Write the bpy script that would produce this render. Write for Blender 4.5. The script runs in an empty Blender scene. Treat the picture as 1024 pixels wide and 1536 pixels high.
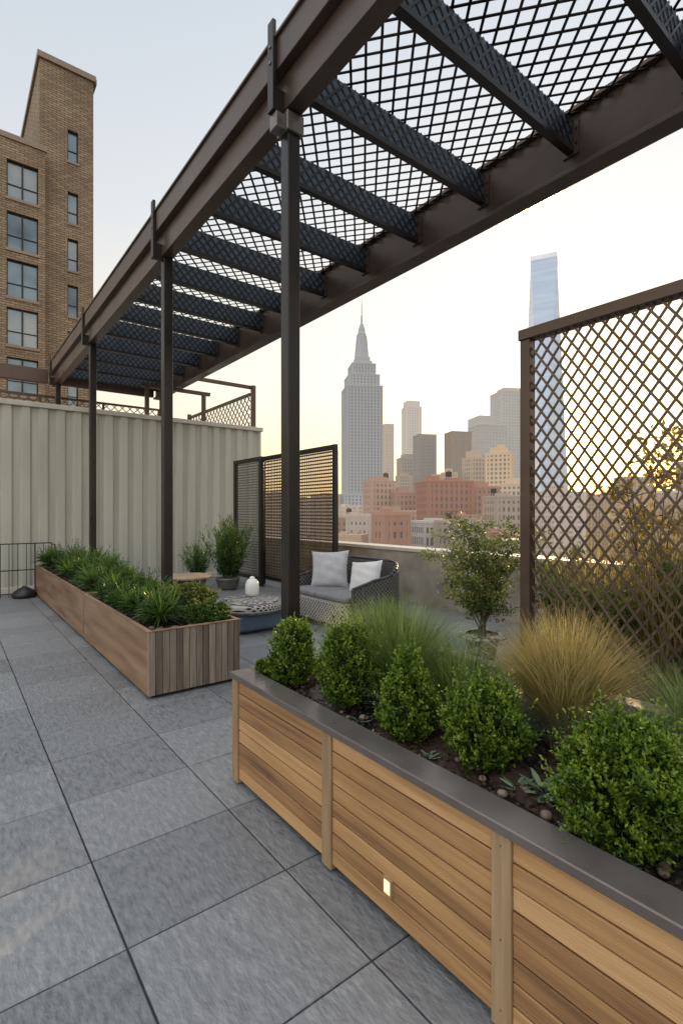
import bpy, math, random
import numpy as np
from mathutils import Vector, Matrix
rng=np.random.default_rng(7); random.seed(7)
S=bpy.context.scene
R=math.radians

# ------------------------------------------------------------------ materials
def M(name, cols, rough=.6, metal=0, ns=5, na=.5, ta=.5, stretch=(1,1,1), bs=40, bstr=.2, transl=0, emis=None, detail=4, bst=None, rv=0, spec=.5):
    m=bpy.data.materials.new(name); m.use_nodes=True
    nt=m.node_tree; N=nt.nodes; L=nt.links
    b=N['Principled BSDF']; out=N['Material Output']
    b.inputs['Roughness'].default_value=rough; b.inputs['Metallic'].default_value=metal
    b.inputs['Specular IOR Level'].default_value=spec
    at=N.new('ShaderNodeAttribute'); at.attribute_name='t'
    cr=N.new('ShaderNodeValToRGB'); e=cr.color_ramp.elements
    n=len(cols)
    e[0].position=0; e[0].color=(*cols[0],1); e[1].position=1; e[1].color=(*cols[-1],1)
    for i in range(1,n-1):
        k=e.new(i/(n-1)); k.color=(*cols[i],1)
    L.new(cr.outputs[0],b.inputs['Base Color'])
    if ns>0:
        tc=N.new('ShaderNodeTexCoord'); mp=N.new('ShaderNodeMapping'); mp.inputs['Scale'].default_value=stretch
        L.new(tc.outputs['Object'],mp.inputs['Vector'])
        no=N.new('ShaderNodeTexNoise'); no.inputs['Scale'].default_value=ns; no.inputs['Detail'].default_value=detail
        ad=N.new('ShaderNodeVectorMath'); ad.operation='MULTIPLY_ADD'
        L.new(at.outputs['Fac'],ad.inputs[0]); ad.inputs[1].default_value=(37,53,71)
        L.new(mp.outputs[0],ad.inputs[2]); L.new(ad.outputs[0],no.inputs['Vector'])
        mr=N.new('ShaderNodeMapRange'); mr.inputs['From Min'].default_value=.28; mr.inputs['From Max'].default_value=.72
        L.new(no.outputs['Fac'],mr.inputs['Value'])
        a=N.new('ShaderNodeMath'); a.operation='MULTIPLY'; a.inputs[1].default_value=na; L.new(mr.outputs[0],a.inputs[0])
        c=N.new('ShaderNodeMath'); c.operation='MULTIPLY_ADD'; c.inputs[1].default_value=ta
        L.new(at.outputs['Fac'],c.inputs[0]); L.new(a.outputs[0],c.inputs[2])
        L.new(c.outputs[0],cr.inputs['Fac'])
    else: L.new(at.outputs['Fac'],cr.inputs['Fac'])
    if bstr>0 and ns>0:
        n2=N.new('ShaderNodeTexNoise'); n2.inputs['Scale'].default_value=bs; n2.inputs['Detail'].default_value=4
        m2=N.new('ShaderNodeMapping'); m2.inputs['Scale'].default_value=bst or stretch
        L.new(tc.outputs['Object'],m2.inputs['Vector']); L.new(m2.outputs[0],n2.inputs['Vector'])
        bp=N.new('ShaderNodeBump'); bp.inputs['Strength'].default_value=bstr; bp.inputs['Distance'].default_value=.01
        L.new(n2.outputs['Fac'],bp.inputs['Height']); L.new(bp.outputs[0],b.inputs['Normal'])
        if rv:
            r=N.new('ShaderNodeMapRange'); r.inputs['To Min'].default_value=rough-rv; r.inputs['To Max'].default_value=rough+rv
            L.new(mr.outputs[0],r.inputs['Value']); L.new(r.outputs[0],b.inputs['Roughness'])
    if transl>0:
        tr=N.new('ShaderNodeBsdfTranslucent'); L.new(cr.outputs[0],tr.inputs['Color'])
        mx=N.new('ShaderNodeMixShader'); mx.inputs[0].default_value=transl
        L.new(b.outputs[0],mx.inputs[1]); L.new(tr.outputs[0],mx.inputs[2]); L.new(mx.outputs[0],out.inputs['Surface'])
    if emis:
        b.inputs['Emission Color'].default_value=(*emis[0],1); b.inputs['Emission Strength'].default_value=emis[1]
    return m

def brick_mat(name,c1,c2,cm,bw=.5,rh=.16):
    m=M(name,[(.6,.6,.6),(1,1,1)],rough=.85,ns=.35,na=.8,ta=0,bstr=0)
    nt=m.node_tree;N=nt.nodes;L=nt.links
    b=N['Principled BSDF']; tc=N.new('ShaderNodeTexCoord'); sx=N.new('ShaderNodeSeparateXYZ'); L.new(tc.outputs['Object'],sx.inputs[0])
    ad=N.new('ShaderNodeMath'); L.new(sx.outputs[0],ad.inputs[0]); L.new(sx.outputs[1],ad.inputs[1])
    cx=N.new('ShaderNodeCombineXYZ'); L.new(ad.outputs[0],cx.inputs[0]); L.new(sx.outputs[2],cx.inputs[1])
    br=N.new('ShaderNodeTexBrick'); L.new(cx.outputs[0],br.inputs['Vector'])
    br.inputs['Scale'].default_value=1; br.inputs['Brick Width'].default_value=bw; br.inputs['Row Height'].default_value=rh
    br.inputs['Mortar Size'].default_value=.022; br.inputs['Color1'].default_value=(*c1,1); br.inputs['Color2'].default_value=(*c2,1); br.inputs['Mortar'].default_value=(*cm,1)
    cr=[n for n in N if n.type=='VALTORGB'][0]
    mx=N.new('ShaderNodeMix'); mx.data_type='RGBA'; mx.blend_type='MULTIPLY'; mx.inputs[0].default_value=1
    L.new(br.outputs['Color'],mx.inputs[6]); L.new(cr.outputs[0],mx.inputs[7]); L.new(mx.outputs[2],b.inputs['Base Color'])
    bp=N.new('ShaderNodeBump'); bp.inputs['Strength'].default_value=.6; bp.inputs['Distance'].default_value=.02; bp.invert=True
    L.new(br.outputs['Fac'],bp.inputs['Height']); L.new(bp.outputs[0],b.inputs['Normal'])
    return m

def wicker_mat(name,ca,cb,sc=26):
    m=bpy.data.materials.new(name); m.use_nodes=True; nt=m.node_tree;N=nt.nodes;L=nt.links
    b=N['Principled BSDF']; b.inputs['Roughness'].default_value=.55
    tc=N.new('ShaderNodeTexCoord'); sx=N.new('ShaderNodeSeparateXYZ'); L.new(tc.outputs['Object'],sx.inputs[0])
    ad=N.new('ShaderNodeMath'); L.new(sx.outputs[0],ad.inputs[0]); L.new(sx.outputs[1],ad.inputs[1])
    cx=N.new('ShaderNodeCombineXYZ'); L.new(ad.outputs[0],cx.inputs[0]); L.new(sx.outputs[2],cx.inputs[1])
    mp=N.new('ShaderNodeMapping'); mp.inputs['Rotation'].default_value=(0,0,R(45)); L.new(cx.outputs[0],mp.inputs[0])
    w1=N.new('ShaderNodeTexWave'); w1.inputs['Scale'].default_value=sc/2; w1.bands_direction='X'
    w2=N.new('ShaderNodeTexWave'); w2.inputs['Scale'].default_value=sc/2; w2.bands_direction='Y'
    L.new(mp.outputs[0],w1.inputs[0]); L.new(mp.outputs[0],w2.inputs[0])
    mm=N.new('ShaderNodeMath'); mm.operation='MAXIMUM'; L.new(w1.outputs['Fac'],mm.inputs[0]); L.new(w2.outputs['Fac'],mm.inputs[1])
    cr=N.new('ShaderNodeValToRGB'); cr.color_ramp.elements[0].position=.45; cr.color_ramp.elements[0].color=(*ca,1); cr.color_ramp.elements[1].position=.9; cr.color_ramp.elements[1].color=(*cb,1)
    L.new(mm.outputs[0],cr.inputs[0]); L.new(cr.outputs[0],b.inputs['Base Color'])
    bp=N.new('ShaderNodeBump'); bp.inputs['Distance'].default_value=.01; L.new(mm.outputs[0],bp.inputs['Height']); L.new(bp.outputs[0],b.inputs['Normal'])
    return m

steel=M('bronze_steel',[(.060,.040,.031),(.128,.086,.064)],rough=.36,metal=.3,ns=2.2,na=.7,ta=.3,bs=90,bstr=.05,rv=.10)
steel_l=M('lattice_steel',[(.075,.053,.037),(.15,.105,.068)],rough=.4,metal=.2,ns=0)
steel_d=M('dark_steel',[(.017,.015,.015),(.036,.031,.028)],rough=.34,metal=.3,ns=3,na=.7,ta=.3,bs=90,bstr=.05,rv=.08)
mesh_m=M('mesh_steel',[(.016,.015,.016),(.034,.030,.028)],rough=.4,metal=.3,ns=0)
louv=M('skylit_blue_steel',[(.055,.08,.115),(.10,.135,.18)],rough=.5,metal=.2,ns=4,na=.7,ta=.3,bstr=.0)  # blue of the skylight put into the panel colour
clampm=M('clamp_metal',[(.16,.15,.14),(.26,.25,.24)],rough=.4,metal=.6,ns=12,na=1,ta=0,bstr=.05)
wood=M('cedar_slats',[(.11,.058,.025),(.29,.155,.066),(.45,.26,.11),(.58,.36,.175)],rough=.50,ns=2.6,na=.50,ta=.60,stretch=(5,.6,10),bs=10,bstr=.3,bst=(8,.8,22))
woodv=M('cedar_battens',[(.20,.13,.075),(.32,.22,.12),(.42,.31,.18)],rough=.6,ns=4,na=.6,ta=.4,stretch=(9,9,.6),bs=10,bstr=.25)
woodg=M('weathered_boards',[(.06,.045,.036),(.17,.14,.11),(.36,.31,.26)],rough=.7,ns=4,na=.45,ta=.6,stretch=(9,9,.5),bs=12,bstr=.3)
corten=M('brown_board',[(.12,.07,.040),(.23,.14,.085),(.32,.215,.135)],rough=.55,ns=2,na=.8,ta=.2,stretch=(3,.5,5),bs=20,bstr=.2)
coping=M('coping_metal',[(.15,.13,.125),(.22,.195,.185)],rough=.30,metal=.5,ns=4,na=.8,ta=.2,bs=120,bstr=.04,rv=.08)
paver=M('slate_paver',[(.10,.106,.116),(.178,.187,.198),(.235,.244,.254),(.32,.327,.335)],rough=.38,ns=26,na=.55,ta=.40,stretch=(1.9,.55,1),bs=48,bstr=.6,rv=.12,detail=10,bst=(1.4,.7,1))
grout=M('joint_sand',[(.03,.03,.032),(.05,.05,.05)],ns=20,rough=.9)
cream=M('cream_corrugated',[(.36,.36,.31),(.46,.46,.40),(.52,.52,.46)],rough=.5,ns=1.2,na=.75,ta=.25,stretch=(1,1,.35),bs=60,bstr=.05,metal=.0)
cream2=M('cream_trim',[(.46,.44,.39),(.56,.53,.47)],rough=.6,ns=4,na=1,ta=0)
stucco=M('stucco',[(.25,.22,.185),(.36,.32,.27),(.45,.40,.34)],rough=.9,ns=3,na=1,ta=0,bs=50,bstr=1)
soil=M('mulch',[(.012,.007,.005),(.045,.025,.015),(.12,.065,.036)],rough=.9,ns=30,na=.5,ta=.5,bs=60,bstr=.8)
stone=M('pebble',[(.12,.08,.055),(.32,.24,.18)],rough=.7,ns=12,na=.3,ta=.7,bstr=.2)
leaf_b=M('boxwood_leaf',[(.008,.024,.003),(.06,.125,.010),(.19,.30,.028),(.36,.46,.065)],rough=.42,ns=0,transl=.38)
leaf_p=M('podocarpus_leaf',[(.008,.022,.006),(.035,.085,.016),(.10,.185,.028),(.22,.32,.06)],rough=.4,ns=0,transl=.3)
leaf_o=M('olive_leaf',[(.03,.05,.012),(.12,.17,.035),(.28,.32,.08)],rough=.5,ns=0,transl=.45)
leaf_y=M('backlit_gold_leaf',[(.09,.07,.012),(.26,.20,.035),(.56,.44,.11)],rough=.5,ns=0,transl=.6)  # gold of leaves lit from behind, put into their base colour
leaf_s=M('sage_leaf',[(.05,.09,.05),(.15,.22,.13),(.28,.36,.24)],rough=.6,ns=0,transl=.2)
grass_g=M('green_grass',[(.05,.09,.02),(.15,.24,.05),(.34,.44,.14)],rough=.5,ns=0,transl=.4)
grass_t=M('tan_grass',[(.13,.13,.035),(.38,.31,.11),(.62,.50,.24)],rough=.5,ns=0,transl=.45)
grass_b=M('blue_grass',[(.06,.10,.06),(.17,.24,.16),(.32,.40,.30)],rough=.5,ns=0,transl=.3)
bark=M('bark',[(.05,.035,.025),(.14,.10,.07)],ns=0)
wick_d=wicker_mat('dark_wicker',(.008,.008,.009),(.13,.125,.12),14)
wick_l=wicker_mat('light_wicker',(.015,.015,.015),(.46,.44,.41),14)
fabric=M('grey_fabric',[(.38,.39,.42),(.50,.51,.54)],rough=.95,ns=8,na=.8,ta=.2,bs=300,bstr=.3)
fabric_s=M('seat_fabric',[(.15,.15,.155),(.24,.24,.245)],rough=.95,ns=8,na=.8,ta=.2,bs=300,bstr=.3)
fabric_w=M('white_fabric',[(.60,.60,.62),(.70,.70,.71)],rough=.95,ns=8,na=.8,ta=.2,bs=300,bstr=.3)
bluef=M('blue_fabric',[(.06,.09,.14),(.10,.14,.20)],rough=.9,ns=10,na=.8,ta=.2,bs=200,bstr=.4)
ceram=M('white_ceramic',[(.72,.72,.70),(.82,.82,.80)],rough=.3,ns=0)
terra=M('tan_top',[(.30,.20,.12),(.45,.33,.22)],rough=.5,ns=10)
mosaic=M('mosaic',[(.03,.03,.03),(.08,.08,.08),(.35,.33,.3),(.5,.48,.45)],rough=.5,ns=22,na=1,ta=0,detail=1,bs=22,bstr=.4)
blackf=M('black_frame',[(.012,.013,.015),(.02,.02,.022)],rough=.4,ns=0)
tanbrick=brick_mat('tan_brick',(.50,.365,.24),(.34,.24,.15),(.16,.12,.085))
redbrick=brick_mat('red_brick',(.30,.11,.075),(.22,.085,.06),(.25,.2,.17),.6,.25)
lampm=M('warm_lamp',[(.9,.6,.3),(.9,.6,.3)],ns=0,emis=((1,.50,.16),3.2))
asph=M('asphalt',[(.05,.05,.05),(.09,.09,.09)],rough=.9,ns=.02)

# ------------------------------------------------------------------ mesh builder
class MB:
    def __init__(s): s.v=[];s.f=[];s.t=[];s.m=[]
    def face(s,pts,t=.5,m=0):
        n=len(s.v); s.v+= [tuple(p) for p in pts]; s.f.append(tuple(range(n,n+len(pts)))); s.t.append(t); s.m.append(m)
    def prism8(s,P,t=None,m=0):
        if t is None: t=random.random()
        n=len(s.v); s.v+=[tuple(p) for p in P]
        for q in ((0,3,2,1),(4,5,6,7),(0,1,5,4),(1,2,6,5),(2,3,7,6),(3,0,4,7)):
            s.f.append(tuple(n+i for i in q)); s.t.append(t); s.m.append(m)
    def box(s,x0,x1,y0,y1,z0,z1,t=None,m=0):
        s.prism8([(x0,y0,z0),(x1,y0,z0),(x1,y1,z0),(x0,y1,z0),(x0,y0,z1),(x1,y0,z1),(x1,y1,z1),(x0,y1,z1)],t,m)
    def rbox(s,c,yaw,x0,x1,y0,y1,z0,z1,t=None,m=0):
        ca,sa=math.cos(yaw),math.sin(yaw)
        f=lambda x,y,z:(c[0]+x*ca-y*sa,c[1]+x*sa+y*ca,z)
        s.prism8([f(x0,y0,z0),f(x1,y0,z0),f(x1,y1,z0),f(x0,y1,z0),f(x0,y0,z1),f(x1,y0,z1),f(x1,y1,z1),f(x0,y1,z1)],t,m)
    def beam(s,p,q,w,h,up=(0,0,1),t=None,m=0):
        p=Vector(p);q=Vector(q);d=(q-p).normalized();u=Vector(up)
        a=d.cross(u)
        if a.length<1e-4: a=d.cross(Vector((1,0,0)))
        a.normalize(); b=a.cross(d).normalized()
        a=a*w/2;b=b*h/2
        s.prism8([p-a-b,p+a-b,q+a-b,q-a-b,p-a+b,p+a+b,q+a+b,q-a+b],t,m)
    def cyl(s,p,q,r0,r1,n=12,t=None,m=0,cap=True):
        if t is None: t=random.random()
        p=Vector(p);q=Vector(q);d=(q-p).normalized();a=d.cross(Vector((0,0,1)))
        if a.length<1e-4:a=Vector((1,0,0))
        a.normalize();b=a.cross(d).normalized()
        k=len(s.v)
        for c,r in((p,r0),(q,r1)):
            for i in range(n):
                th=2*math.pi*i/n; s.v.append(tuple(c+a*math.cos(th)*r+b*math.sin(th)*r))
        for i in range(n):
            j=(i+1)%n; s.f.append((k+i,k+j,k+n+j,k+n+i)); s.t.append(t);s.m.append(m)
        if cap:
            s.f.append(tuple(k+i for i in range(n))[::-1]);s.t.append(t);s.m.append(m)
            s.f.append(tuple(k+n+i for i in range(n)));s.t.append(t);s.m.append(m)
    def lathe(s,c,prof,n=32,t=.5,m=0):
        k=len(s.v)
        for r,z in prof:
            for i in range(n):
                th=2*math.pi*i/n; s.v.append((c[0]+r*math.cos(th),c[1]+r*math.sin(th),z))
        for j in range(len(prof)-1):
            for i in range(n):
                i2=(i+1)%n; s.f.append((k+j*n+i,k+j*n+i2,k+(j+1)*n+i2,k+(j+1)*n+i)); s.t.append(t); s.m.append(m)
    def grid(s,fn,nu,nv,t=.5,m=0):
        k=len(s.v)
        for j in range(nv+1):
            for i in range(nu+1): s.v.append(tuple(fn(i/nu,j/nv)))
        for j in range(nv):
            for i in range(nu):
                a=k+j*(nu+1)+i; s.f.append((a,a+1,a+nu+2,a+nu+1)); s.t.append(t); s.m.append(m)
    def obj(s,name,mats,parent=None,bevel=0,smooth=False,seg=1):
        me=bpy.data.meshes.new(name); me.from_pydata(s.v,[],s.f)
        if not isinstance(mats,(list,tuple)): mats=[mats]
        for x in mats: me.materials.append(x)
        a=me.attributes.new('t','FLOAT','FACE'); a.data.foreach_set('value',s.t)
        me.polygons.foreach_set('material_index',s.m)
        if smooth: me.polygons.foreach_set('use_smooth',[True]*len(s.f))
        me.update()
        o=bpy.data.objects.new(name,me); S.collection.objects.link(o)
        if bevel:
            b=o.modifiers.new('b','BEVEL'); b.width=bevel; b.segments=seg; b.limit_method='ANGLE'
        par(o,parent); return o
def par(o,p):
    if p: o.parent=p; o.matrix_parent_inverse=Matrix.Translation(-p.location)
def empty(name,loc=(0,0,0)):
    e=bpy.data.objects.new(name,None); e.location=loc; e.empty_display_size=.2; S.collection.objects.link(e); return e

def nrm(a): return a/np.maximum(np.linalg.norm(a,axis=1,keepdims=True),1e-9)
def quads_obj(name,V,T,mat,parent=None,extra=None):
    n,k,_=V.shape
    nv=n*k; q=k//2-1
    me=bpy.data.meshes.new(name)
    base=(np.arange(n)*k)[:,None]
    F=[]
    for i in range(q):
        F.append(np.concatenate([base+2*i,base+2*i+1,base+2*i+3,base+2*i+2],axis=1))
    F=np.stack(F,axis=1).reshape(-1,4)
    me.vertices.add(nv); me.vertices.foreach_set('co',V.reshape(-1).astype(np.float32))
    me.loops.add(F.size); me.loops.foreach_set('vertex_index',F.reshape(-1).astype(np.int32))
    me.polygons.add(len(F)); me.polygons.foreach_set('loop_start',(np.arange(len(F))*4).astype(np.int32))
    try: me.polygons.foreach_set('loop_total',np.full(len(F),4,dtype=np.int32))
    except Exception: pass
    me.materials.append(mat)
    a=me.attributes.new('t','FLOAT','FACE'); a.data.foreach_set('value',np.repeat(T,q).astype(np.float32))
    me.update(calc_edges=True); me.validate()
    o=bpy.data.objects.new(name,me); S.collection.objects.link(o); par(o,parent); return o
def leaves(P,D,L,W):
    n=len(P); D=nrm(D); sd=nrm(np.cross(D,rng.normal(size=(n,3))))
    L=np.broadcast_to(np.asarray(L),(n,))[:,None]; W=np.broadcast_to(np.asarray(W),(n,))[:,None]
    a=P; b=P+D*L*.45+sd*W/2; c=P+D*L; d=P+D*L*.45-sd*W/2
    return np.stack([a,b,d,c],axis=1)

def boxwood(name,x,y,z0,h,r,n=1500,cone=.4,leaf=.016,mat=leaf_b,per=12,rag=1.0):
    ph=rng.uniform(0,6.28,6)
    th=rng.uniform(0,2*np.pi,n); u=rng.uniform(0,1,n)**.85
    pf=lambda u:(np.sqrt(np.clip(1-(2*u-1)**2,0,1))**.75)*(1-cone*u)*(1+cone*.35)
    lump=1+rag*(.13*np.sin(3*th+ph[0]+5*u)+.11*np.sin(5*th+9*u+ph[1])+.09*np.sin(8*th-13*u+ph[2]))
    depth=np.where(rng.uniform(size=n)<.7,rng.uniform(.84,1.04,n),rng.uniform(.5,.84,n))
    rr=r*pf(u)*lump*depth
    P=np.stack([x+rr*np.cos(th)+.03*r*np.sin(9*u+ph[4]),y+rr*np.sin(th),z0+h*(.02+.90*u)+rng.normal(0,.010,n)],axis=1)
    D=nrm(np.stack([np.cos(th),np.sin(th),.9+1.5*u],axis=1)+rng.normal(0,.38,(n,3)))
    sl=rng.uniform(.02,.055,n)*(h/.42); big=rng.uniform(size=n)<.11; sl=np.where(big,sl*2.0*rag,sl)
    k=np.tile(np.linspace(.05,1,per),n); PP=np.repeat(P,per,axis=0)+np.repeat(D,per,axis=0)*(k*np.repeat(sl,per))[:,None]
    DD=nrm(np.repeat(D,per,axis=0)*.75+rng.normal(0,.6,(n*per,3)))
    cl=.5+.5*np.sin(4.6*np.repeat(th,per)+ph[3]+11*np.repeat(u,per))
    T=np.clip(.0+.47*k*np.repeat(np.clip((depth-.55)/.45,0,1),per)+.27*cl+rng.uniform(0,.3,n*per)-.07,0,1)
    V=leaves(PP,DD,leaf*rng.uniform(.7,1.25,n*per),leaf*.55)
    e=empty(name,(x,y,z0)); quads_obj('leaves',V,T,mat,e)
    b=MB()
    def f(a,q):
        pr=(max(0,1-(2*q-1)**2)**.5)**.75*(1-cone*q)*(1+cone*.35)
        return (x+r*.58*pr*math.cos(a*6.2832),y+r*.58*pr*math.sin(a*6.2832),z0+h*(.02+.80*q))
    b.grid(f,16,12,t=0); b.obj('dark_core',mat,e)  # solid dark hull added against see-through, stands for the shaded inside
    s=MB(); s.cyl((x,y,z0-.05),(x,y,z0+h*.5),.012,.006,6); s.obj('stem',bark,e)
    return e

def spray(name,x,y,z0,h,r,n=70,per=34,ll=.06,lw=.008,mat=leaf_p,up=1.1,flop=.2,parts=None):
    th=rng.uniform(0,6.28,n); el=rng.uniform(.05,1,n)
    D=nrm(np.stack([np.cos(th)*el*r/h*1.1,np.sin(th)*el*r/h*1.1,np.full(n,up)],axis=1))
    B=np.stack([x+np.cos(th)*el*r*.35,y+np.sin(th)*el*r*.35,np.full(n,z0)],axis=1)
    SL=h*rng.uniform(.6,1.08,n)
    k=np.tile(np.linspace(.12,1,per),n)
    d=np.repeat(D,per,axis=0); L=np.repeat(SL,per)
    PP=np.repeat(B,per,axis=0)+d*(k*L)[:,None]; PP[:,2]-=flop*h*(k**2)*np.repeat(el,per)
    DD=nrm(d*.9+rng.normal(0,.55,(n*per,3)))
    T=np.clip(-.05+.62*k+rng.uniform(-.1,.35,n*per),0,1)
    V=leaves(PP,DD,ll*rng.uniform(.6,1.2,n*per),lw)
    if parts is not None: parts.append((V,T)); return
    return quads_obj(name,V,T,mat)

def spiky(name,x,y,z0,r,n=260,w=.016,mat=leaf_p,heads=4,parent=None):
    VV=[];TT=[]
    for hI in range(heads):
        a=random.uniform(0,6.28); q=random.uniform(0,.45)*r if hI else 0
        cx,cy,cz=x+q*math.cos(a),y+q*math.sin(a),z0+random.uniform(.15,.5)*r
        m_=n//heads
        th=rng.uniform(0,6.28,m_); el=np.arccos(rng.uniform(-.15,1,m_))
        D=np.stack([np.sin(el)*np.cos(th),np.sin(el)*np.sin(th),np.cos(el)],axis=1)
        L=r*rng.uniform(.65,1.05,m_)*(1.0 if hI==0 else .8); side=nrm(np.cross(D,rng.normal(size=(m_,3))))
        V=[]
        for k,ww in((0.06,.6),(.35,1),(.7,.75),(1,.04)):
            c=np.array([cx,cy,cz])+D*(L*k)[:,None]; c[:,2]-=.16*r*k*k*np.sin(el)
            V+=[c-side*w*ww/2,c+side*w*ww/2]
        VV.append(np.stack(V,axis=1)); TT.append(np.clip(.15+.45*np.cos(el)+rng.uniform(-.1,.4,m_),0,1))
    return quads_obj(name,np.concatenate(VV),np.concatenate(TT),mat,parent)

def tuft(name,x,y,z0,h,sp,n,mat,w=.0035,base=.06,parent=None,pw=1.7,seg=5):
    th=rng.uniform(0,6.28,n); el=rng.uniform(0,1,n)**.7; H=h*rng.uniform(.55,1.08,n)
    br=base*np.sqrt(rng.uniform(0,1,n)); bt=th+rng.normal(0,.6,n)
    B=np.stack([x+br*np.cos(bt),y+br*np.sin(bt),np.full(n,z0)],axis=1)
    side=np.stack([-np.sin(th),np.cos(th),rng.normal(0,.3,n)],axis=1)
    wob=rng.normal(0,.06,n)
    ks=np.linspace(0,1,seg+1); V=[]
    for k in ks:
        out=sp*el*(k**pw); z=H*(k-.30*el*k**2.2)
        c=B+np.stack([np.cos(th)*out-np.sin(th)*wob*k*k*h*2,np.sin(th)*out+np.cos(th)*wob*k*k*h*2,z],axis=1)
        ww=(w*(1-k*.85))*.5
        V+= [c-side*ww,c+side*ww]
    V=np.stack(V,axis=1); T=np.clip(rng.uniform(0,1,n),0,1)
    return quads_obj(name,V,T,mat,parent)

def clip_lines(w,h,ang,sp):
    d=(math.cos(ang),math.sin(ang)); nx,ny=-d[1],d[0]
    cs=[0*nx,w*nx,h*ny,w*nx+h*ny]; lo,hi=min(cs),max(cs); out=[]
    c=lo+sp*.5
    while c<hi:
        t0,t1=-1e9,1e9; px,py=c*nx,c*ny
        for p0,dd,mx in((px,d[0],w),(py,d[1],h)):
            if abs(dd)<1e-9: continue
            a,b=(0-p0)/dd,(mx-p0)/dd
            if a>b:a,b=b,a
            t0=max(t0,a);t1=min(t1,b)
        if t1-t0>.01: out.append(((px+d[0]*t0,py+d[1]*t0),(px+d[0]*t1,py+d[1]*t1)))
        c+=sp
    return out

# ------------------------------------------------------------------ ground & floor
b=MB(); b.face([(-7000,-7000,-45),(7000,-7000,-45),(7000,7000,-45),(-7000,7000,-45)])
b.obj('city_ground',asph)
b=MB(); b.box(-8,6.9,-8,36,-45,-.06,t=.5); b.obj('terrace_building',redbrick)
b=MB(); b.face([(-7.5,-6,-.012),(6.5,-6,-.012),(6.5,11.85,-.012),(-7.5,11.85,-.012)]); jb=b
e=empty('terrace_paving',(0,0,0)); jb.obj('joints',grout,e)
b=MB(); TX,TY=.676,.585; g=.0038; c=.004
for i in range(-11,9):
    for j in range(-13,17):
        x0=.524+i*TX; x1=x0+TX; y0=1.96+j*TY; y1=y0+TY
        x0+=g;x1-=g;y0+=g;y1-=g
        x1=min(x1,6.5); y1=min(y1,11.84)
        if x1-x0<.03 or y1-y0<.03: continue
        t=random.random()*.9; dz=random.uniform(-.0006,.0006)
        O=[(x0,y0),(x1,y0),(x1,y1),(x0,y1)]; I=[(x0+c,y0+c),(x1-c,y0+c),(x1-c,y1-c),(x0+c,y1-c)]
        b.face([(p[0],p[1],dz) for p in I],t)
        for k in range(4):
            k2=(k+1)%4
            b.face([(*O[k],dz-c),(*O[k2],dz-c),(*I[k2],dz),(*I[k],dz)],t)
            b.face([(*O[k],-.012),(*O[k2],-.012),(*O[k2],dz-c),(*O[k],dz-c)],t)
b.obj('pavers',paver,e)

# ------------------------------------------------------------------ timber planter
e=empty('timber_planter',(1.35,2.8,0))
X0,X1,Y0,Y1=1.35,2.75,-1.2,2.80
b=MB(); b.box(X0+.03,X1-.03,Y0+.03,Y1-.03,.02,.57,t=.2); b.obj('liner',blackf,e)
b=MB(); nb=8; z0,z1=.035,.612; hs=(z1-z0)/nb
posts=[2.765,1.85,.94,.03,-.88]
for k in range(len(posts)-1):
    ya,yb=posts[k+1]+.036,posts[k]-.036
    for i in range(nb):
        b.box(X0+random.uniform(0,.003),X0+.022,ya,yb,z0+i*hs+.003,z0+(i+1)*hs-.003)
for i in range(nb):
    b.box(X0+.06,X1-.06,Y1-.022,Y1,z0+i*hs+.003,z0+(i+1)*hs-.003)
b.obj('slats',wood,e,bevel=.003,seg=2)
b=MB()
for p in posts: b.box(X0-.008,X0+.026,p-.035,p+.035,.012,z1)
b.box(X0+.028,X0+.058,Y1-.03,Y1+.006,.012,z1)
b.box(X1-.058,X1,Y1-.03,Y1+.006,.012,z1)
b.obj('battens',woodv,e,bevel=.003,seg=2)
b=MB()
for p in posts:
    for i in range(nb):
        zc=z0+(i+.5)*hs
        if i in(0,3,7): b.cyl((X0-.0088,p,zc),(X0-.0075,p,zc),.0035,.0035,8)
b.obj('screws',clampm,e)
b=MB(); zt=.648
b.box(X0-.018,X0+.112,Y0,Y1+.018,zt-.033,zt,t=.5)
b.box(X0+.114,X1+.018,Y1-.095,Y1+.018,zt-.033,zt,t=.6)
b.box(X1-.095,X1+.018,Y0,Y1-.098,zt-.033,zt,t=.4)
b.obj('coping',coping,e,bevel=.004,seg=2)
b=MB()
b.box(X0-.010,X0+.004,1.432,1.464,.130,.180); b.obj('light_lens',lampm,e)
b=MB(); 
for (a0,a1,c0,c1) in ((1.424,1.472,.122,.129),(1.424,1.472,.181,.188)): b.box(X0-.012,X0+.004,a0,a1,c0,c1)
for (a0,a1) in ((1.424,1.431),(1.465,1.472)): b.box(X0-.012,X0+.004,a0,a1,.1295,.1805)
b.obj('light_bezel',woodv,e)
b=MB()
def sf(u,v):
    x=X0+.05+u*(X1-X0-.1); y=Y0+.05+v*(Y1-Y0-.12)
    return (x,y,.572+.012*math.sin(9*x+4*y)+.01*math.sin(23*x-17*y)+random.uniform(-.006,.006))
b.grid(sf,50,110); b.obj('soil',soil,e,smooth=True)
def chips(name,x0,x1,y0,y1,z,n,parent,L=.022):
    P=np.stack([rng.uniform(x0,x1,n),rng.uniform(y0,y1,n),z+rng.uniform(.0,.02,n)],axis=1)
    D=np.stack([rng.normal(size=n),rng.normal(size=n),rng.normal(0,.35,n)],axis=1)
    quads_obj(name,leaves(P,D,L*rng.uniform(.5,1.6,n),L*.5*rng.uniform(.6,1.4,n)),rng.uniform(0,1,n),soil,parent)
chips('mulch_chips',X0+.1,X1-.1,-.3,Y1-.1,.578,9000,e)
b=MB()
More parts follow.
